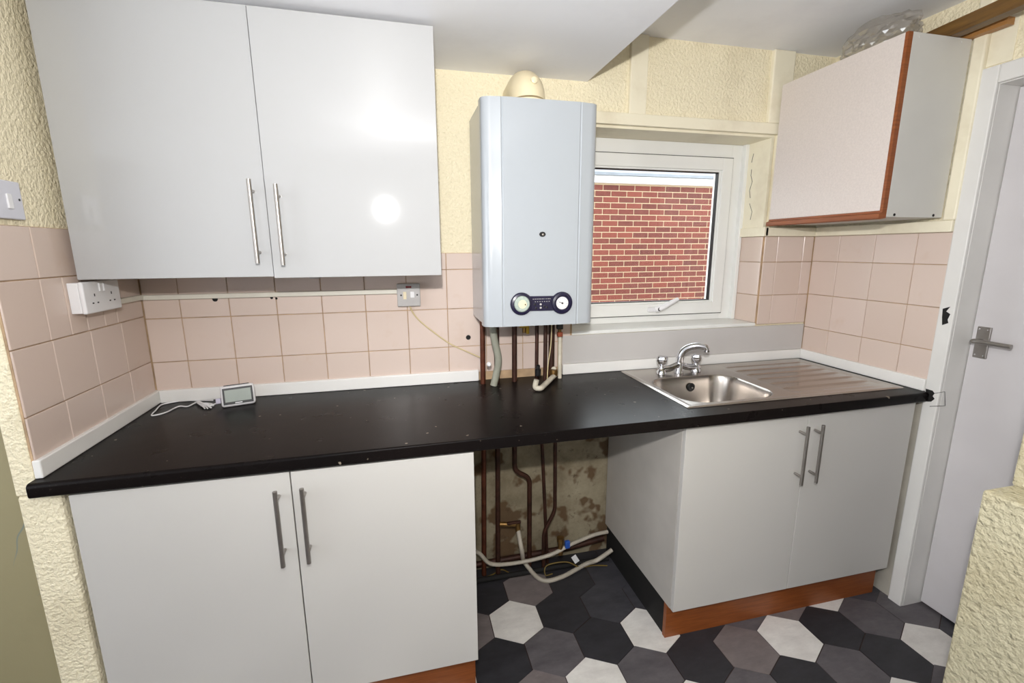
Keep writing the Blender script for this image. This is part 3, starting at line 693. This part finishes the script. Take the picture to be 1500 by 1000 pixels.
# brass tee with washing-machine hose, lower down
vt = thing('washing_valve', (1.30, PY, .25), 'tarnished brass washing machine valve joined to the dark pipe', 'valve')
finish('valve_body', T([(1.259, PY-.005, .262), (1.335, -.085, .262)], .011, 12), 'brass', vt, smooth=True, autos=40)
finish('valve_outlet', T([(1.333, -.085, .268), (1.335, -.088, .232)], .012, 12), 'brass', vt, smooth=True, autos=40)
finish('valve_lever', B(1.283, 1.345, -.105, -.092, .276, .288, bev=.003), 'dark_pipe', vt)
def hose(P, label, r=.0095):
    C_ = catmull(P, 16); n = len(C_)
    o = finish('hose', T(C_, [r*(1+.06*(k % 2)) for k in range(n)], 10), 'white_hose', smooth=True, autos=60); tag(o, label, 'hose', 'white hoses under the worktop'); return o
f1 = lambda x, y, z: at(x, y, 2, z)
hose([(1.335, -.090, .238), (1.345, -.118, .15), f1(769, 824, .045), f1(793, 849, .012), f1(822, 845, .012), f1(858, 826, .02), (1.70, -.128, .05), (1.775, -.122, .085)], 'white hose looping down from the brass valve onto the floor')
hose([(1.09, -.10, .19), (1.156, -.088, .155), (1.215, -.088, .088), (1.347, -.086, .072), (1.479, -.106, .100), (1.58, -.098, .130), (1.70, -.075, .142), (1.775, -.07, .145)], 'white hose running level behind the brass valve into the sink cabinet side', .0085)
bv = thing('water_valve', (1.54, -.09, .12), 'small brass stopcock with blue tap on the white hose', 'valve')
finish('valve_body', lathe(bmesh.new(), [(.004, -.045), (.012, -.045), (.012, .02), (.017, .024), (.017, .04), (.004, .042)], (1.530, -.10, .135), 'Z', 14), 'brass', bv, smooth=True, autos=40)
finish('blue_tap', B(1.548, 1.572, -.116, -.098, .122, .158, bev=.005), 'blue', bv)
pipe([(1.09, -.028, .050), (1.60, -.028, .062), (1.775, -.028, .085)], .014, 'dark_pipe', 'dark pipe lying along the floor against the stained wall', fil=.02)
pipe([(1.10, -.085, .0145), (1.45, -.085, .0145), (1.775, -.085, .016)], .012, 'matt_black', 'black pipe on the floor in front of the stained wall', fil=.02)
pw = bmesh.new(); tube(pw, catmull([f1(700, 848, .004), f1(720, 842, .006), f1(734, 834, .006), (1.30, -.06, .008)]), .003, 6)
tag(finish('earth_wire', pw, plain('dirty_yellow_wire', (112, 92, 40), .6, var=.2), smooth=True), 'dull yellow wire on the floor beside the left base cabinet', 'wire')
pw = bmesh.new(); tube(pw, catmull([(1.49, -.112, .006), f1(799, 842, .004), f1(801, 828, .035), (1.56, -.10, .045), (1.62, -.118, .02), f1(868, 828, .006), (1.74, -.15, .03)]), .003, 6)
tag(finish('earth_wire', pw, bpy.data.materials['dirty_yellow_wire'], smooth=True), 'dull yellow wire tangled among the pipes near the blue tap', 'wire')
c = at(845, 822, 1, -.13); lb = bmesh.new(); box(lb, c.x-.012, c.x+.012, -.132, -.130, c.z-.004+.0, c.z+.036)
bmesh.ops.rotate(lb, verts=lb.verts[:], cent=c, matrix=Matrix.Rotation(math.radians(-30), 3, 'Y'))
tag(finish('paper_tag', lb, 'white_plastic'), 'small white paper tag tied to the yellow wire', 'tag')

# ------------------------------------------------------------------ electrics
so = thing('wall_socket', (.02, -.285, 1.282), 'white double switched wall socket under the white wall cabinet', 'socket')
finish('back_box', B(.0085, .034, -.368, -.203, 1.282, 1.366, bev=.002), 'white_plastic', so)
fpz = finish('face_plate', B(.0345, .046, -.370, -.201, 1.280, 1.368, bev=.004, seg=3), 'white_plastic', so)
for yc in (-.325, -.246):
    finish('rocker', B(.045, .0495, (-.302 if yc < -.3 else -.282), (-.290 if yc < -.3 else -.270), 1.338, 1.362, bev=.0015), 'white_plastic', fpz)
    for dy, dz, w_, h_ in ((0, .012, .0042, .0075), (-.011, -.010, .007, .0038), (.011, -.010, .007, .0038)):
        finish('pin_slot', B(.0455, .0464, yc+dy-w_/2, yc+dy+w_/2, 1.318+dz-h_/2, 1.318+dz+h_/2), 'black', fpz)
sw = thing('light_switch', (.01, -.505, 1.53), 'white light switch on the cream wall above the tiles', 'switch')
fpz = finish('face_plate', B(.001, .013, -.552, -.467, 1.525, 1.612, bev=.003, seg=3), plain('bluish_white_plastic', (208, 208, 216), .4, var=.02), sw)
finish('rocker', B(.0125, .017, -.517, -.502, 1.548, 1.582, bev=.0015), 'white_plastic', fpz)
finish('screw', lathe(bmesh.new(), [(.001, 0), (.003, 0), (.003, .0006), (.001, .0008)], (.013, -.477, 1.571), 'X', 10), 'black', fpz)
su = thing('fused_spur', (.915, -.02, 1.235), 'grey fused spur switch with red neon on the pink tiles', 'switch')
finish('back_box', B(.873, .956, -.026, -.0085, 1.237, 1.322, bev=.002), 'cream_plastic', su)
fpz = finish('face_plate', B(.870, .958, -.034, -.0265, 1.235, 1.323, bev=.003), 'grey_plastic', su)
finish('neon', B(.904, .925, -.0355, -.0335, 1.306, 1.314), 'red', fpz); finish('rocker', B(.920, .936, -.0375, -.0335, 1.268, 1.292, bev=.002), 'white_plastic', fpz)
finish('fuse_holder', B(.893, .905, -.0355, -.0335, 1.263, 1.292, bev=.001), 'cream_plastic', fpz)
for x in (.885, .946): finish('screw', lathe(bmesh.new(), [(.001, 0), (.0035, 0), (.0035, .0008), (.001, .001)], (x, -.034, 1.279), 'Y', 10), 'black', fpz)
tr = bmesh.new(); box(tr, .009, .873, -.024, -.0085, 1.284, 1.301, bev=.002); box(tr, .0085, .0225, -.203, -.0245, 1.286, 1.303, bev=.002)
tag(finish('cable_trunking', tr, plain('off_white_trunking', (216, 211, 198), .4, var=.03)), 'thin cream cable trunking running along the pink tiles to the spur', 'trunking')
pl = [at(600, 448, 1, -.014), at(607, 461, 1, -.012), at(622, 476, 1, -.011), at(657, 502, 1, -.011), at(680, 513, 1, -.012), at(705, 524, 1, -.03)]
pl[0].z = 1.236; pl[0].y = -.020
tag(finish('spur_cable', T(catmull(pl), .0028, 8), 'cable_cream', smooth=True), 'thin cream cable drooping across the pink tiles from the spur', 'cable')

# smart meter display on the worktop
A = Vector((.258, -.140, WT+.001)); ang = math.atan2(.030, .098)
dv = thing('energy_display', A, 'small white energy display with black bezel standing on the worktop', 'display')
dv.rotation_euler = (math.radians(-12), 0, ang)
def local(name, bm, mat, parent, **k):
    me_o = WO[parent.name]; bmesh.ops.translate(bm, verts=bm.verts[:], vec=me_o); return finish(name, bm, mat, parent, **k)
cs = local('case', B(0, .106, 0, .028, .0015, .0765, bev=.011, seg=4), 'white_plastic', dv, smooth=True, autos=40)
bz = local('bezel', B(.007, .099, -.002, .006, .010, .068, bev=.0018), 'black', dv)
local('screen', B(.013, .093, -.003, .002, .019, .061), 'screen', bz)
local('brand_mark', B(.042, .064, -.0030, .002, .0125, .0158), 'white_plastic', bz)
local('top_button', B(.012, .090, .006, .014, .0755, .0785, bev=.001), 'black', dv)
local('stand', B(.02, .086, .026, .050, .0085, .020, bev=.003), 'white_plastic', dv)
pg = local('plug', B(-.016, -.0005, .008, .022, .018, .036, bev=.002), plain('lilac_grey_plastic', (178, 172, 190), .4), dv)
Zc = WT+.0032
cpts = [at(320, 590, 2, Zc+.008), at(306, 593, 2, Zc), at(290, 589, 2, Zc), at(275, 595, 2, Zc), at(262, 595, 2, Zc), at(245, 603, 2, Zc), at(232, 607, 2, Zc), at(222, 608, 2, Zc), at(228, 601, 2, Zc), at(236, 593, 2, Zc), at(250, 589.5, 2, Zc), at(270, 586.5, 2, Zc), at(290, 586.5, 2, Zc), at(312, 586, 2, Zc+.012)]
cb = T(catmull(cpts), .0024, 8)
for k, (x, y) in enumerate(((300, 598), (304, 598), (309, 597), (312, 594))):
    tube(cb, catmull([at(286+k, 589, 2, Zc+.002), at(293+k*2, 588+k, 2, Zc+.008+.001*k), at(x, y, 2, Zc+.001), at(x-3, y-3, 2, Zc+.003), at(289+k, 590, 2, Zc+.004)]), .0022, 8)
tag(finish('charging_cable', cb, 'white_plastic', smooth=True), 'thin white charging cable looped on the worktop beside the display', 'cable')
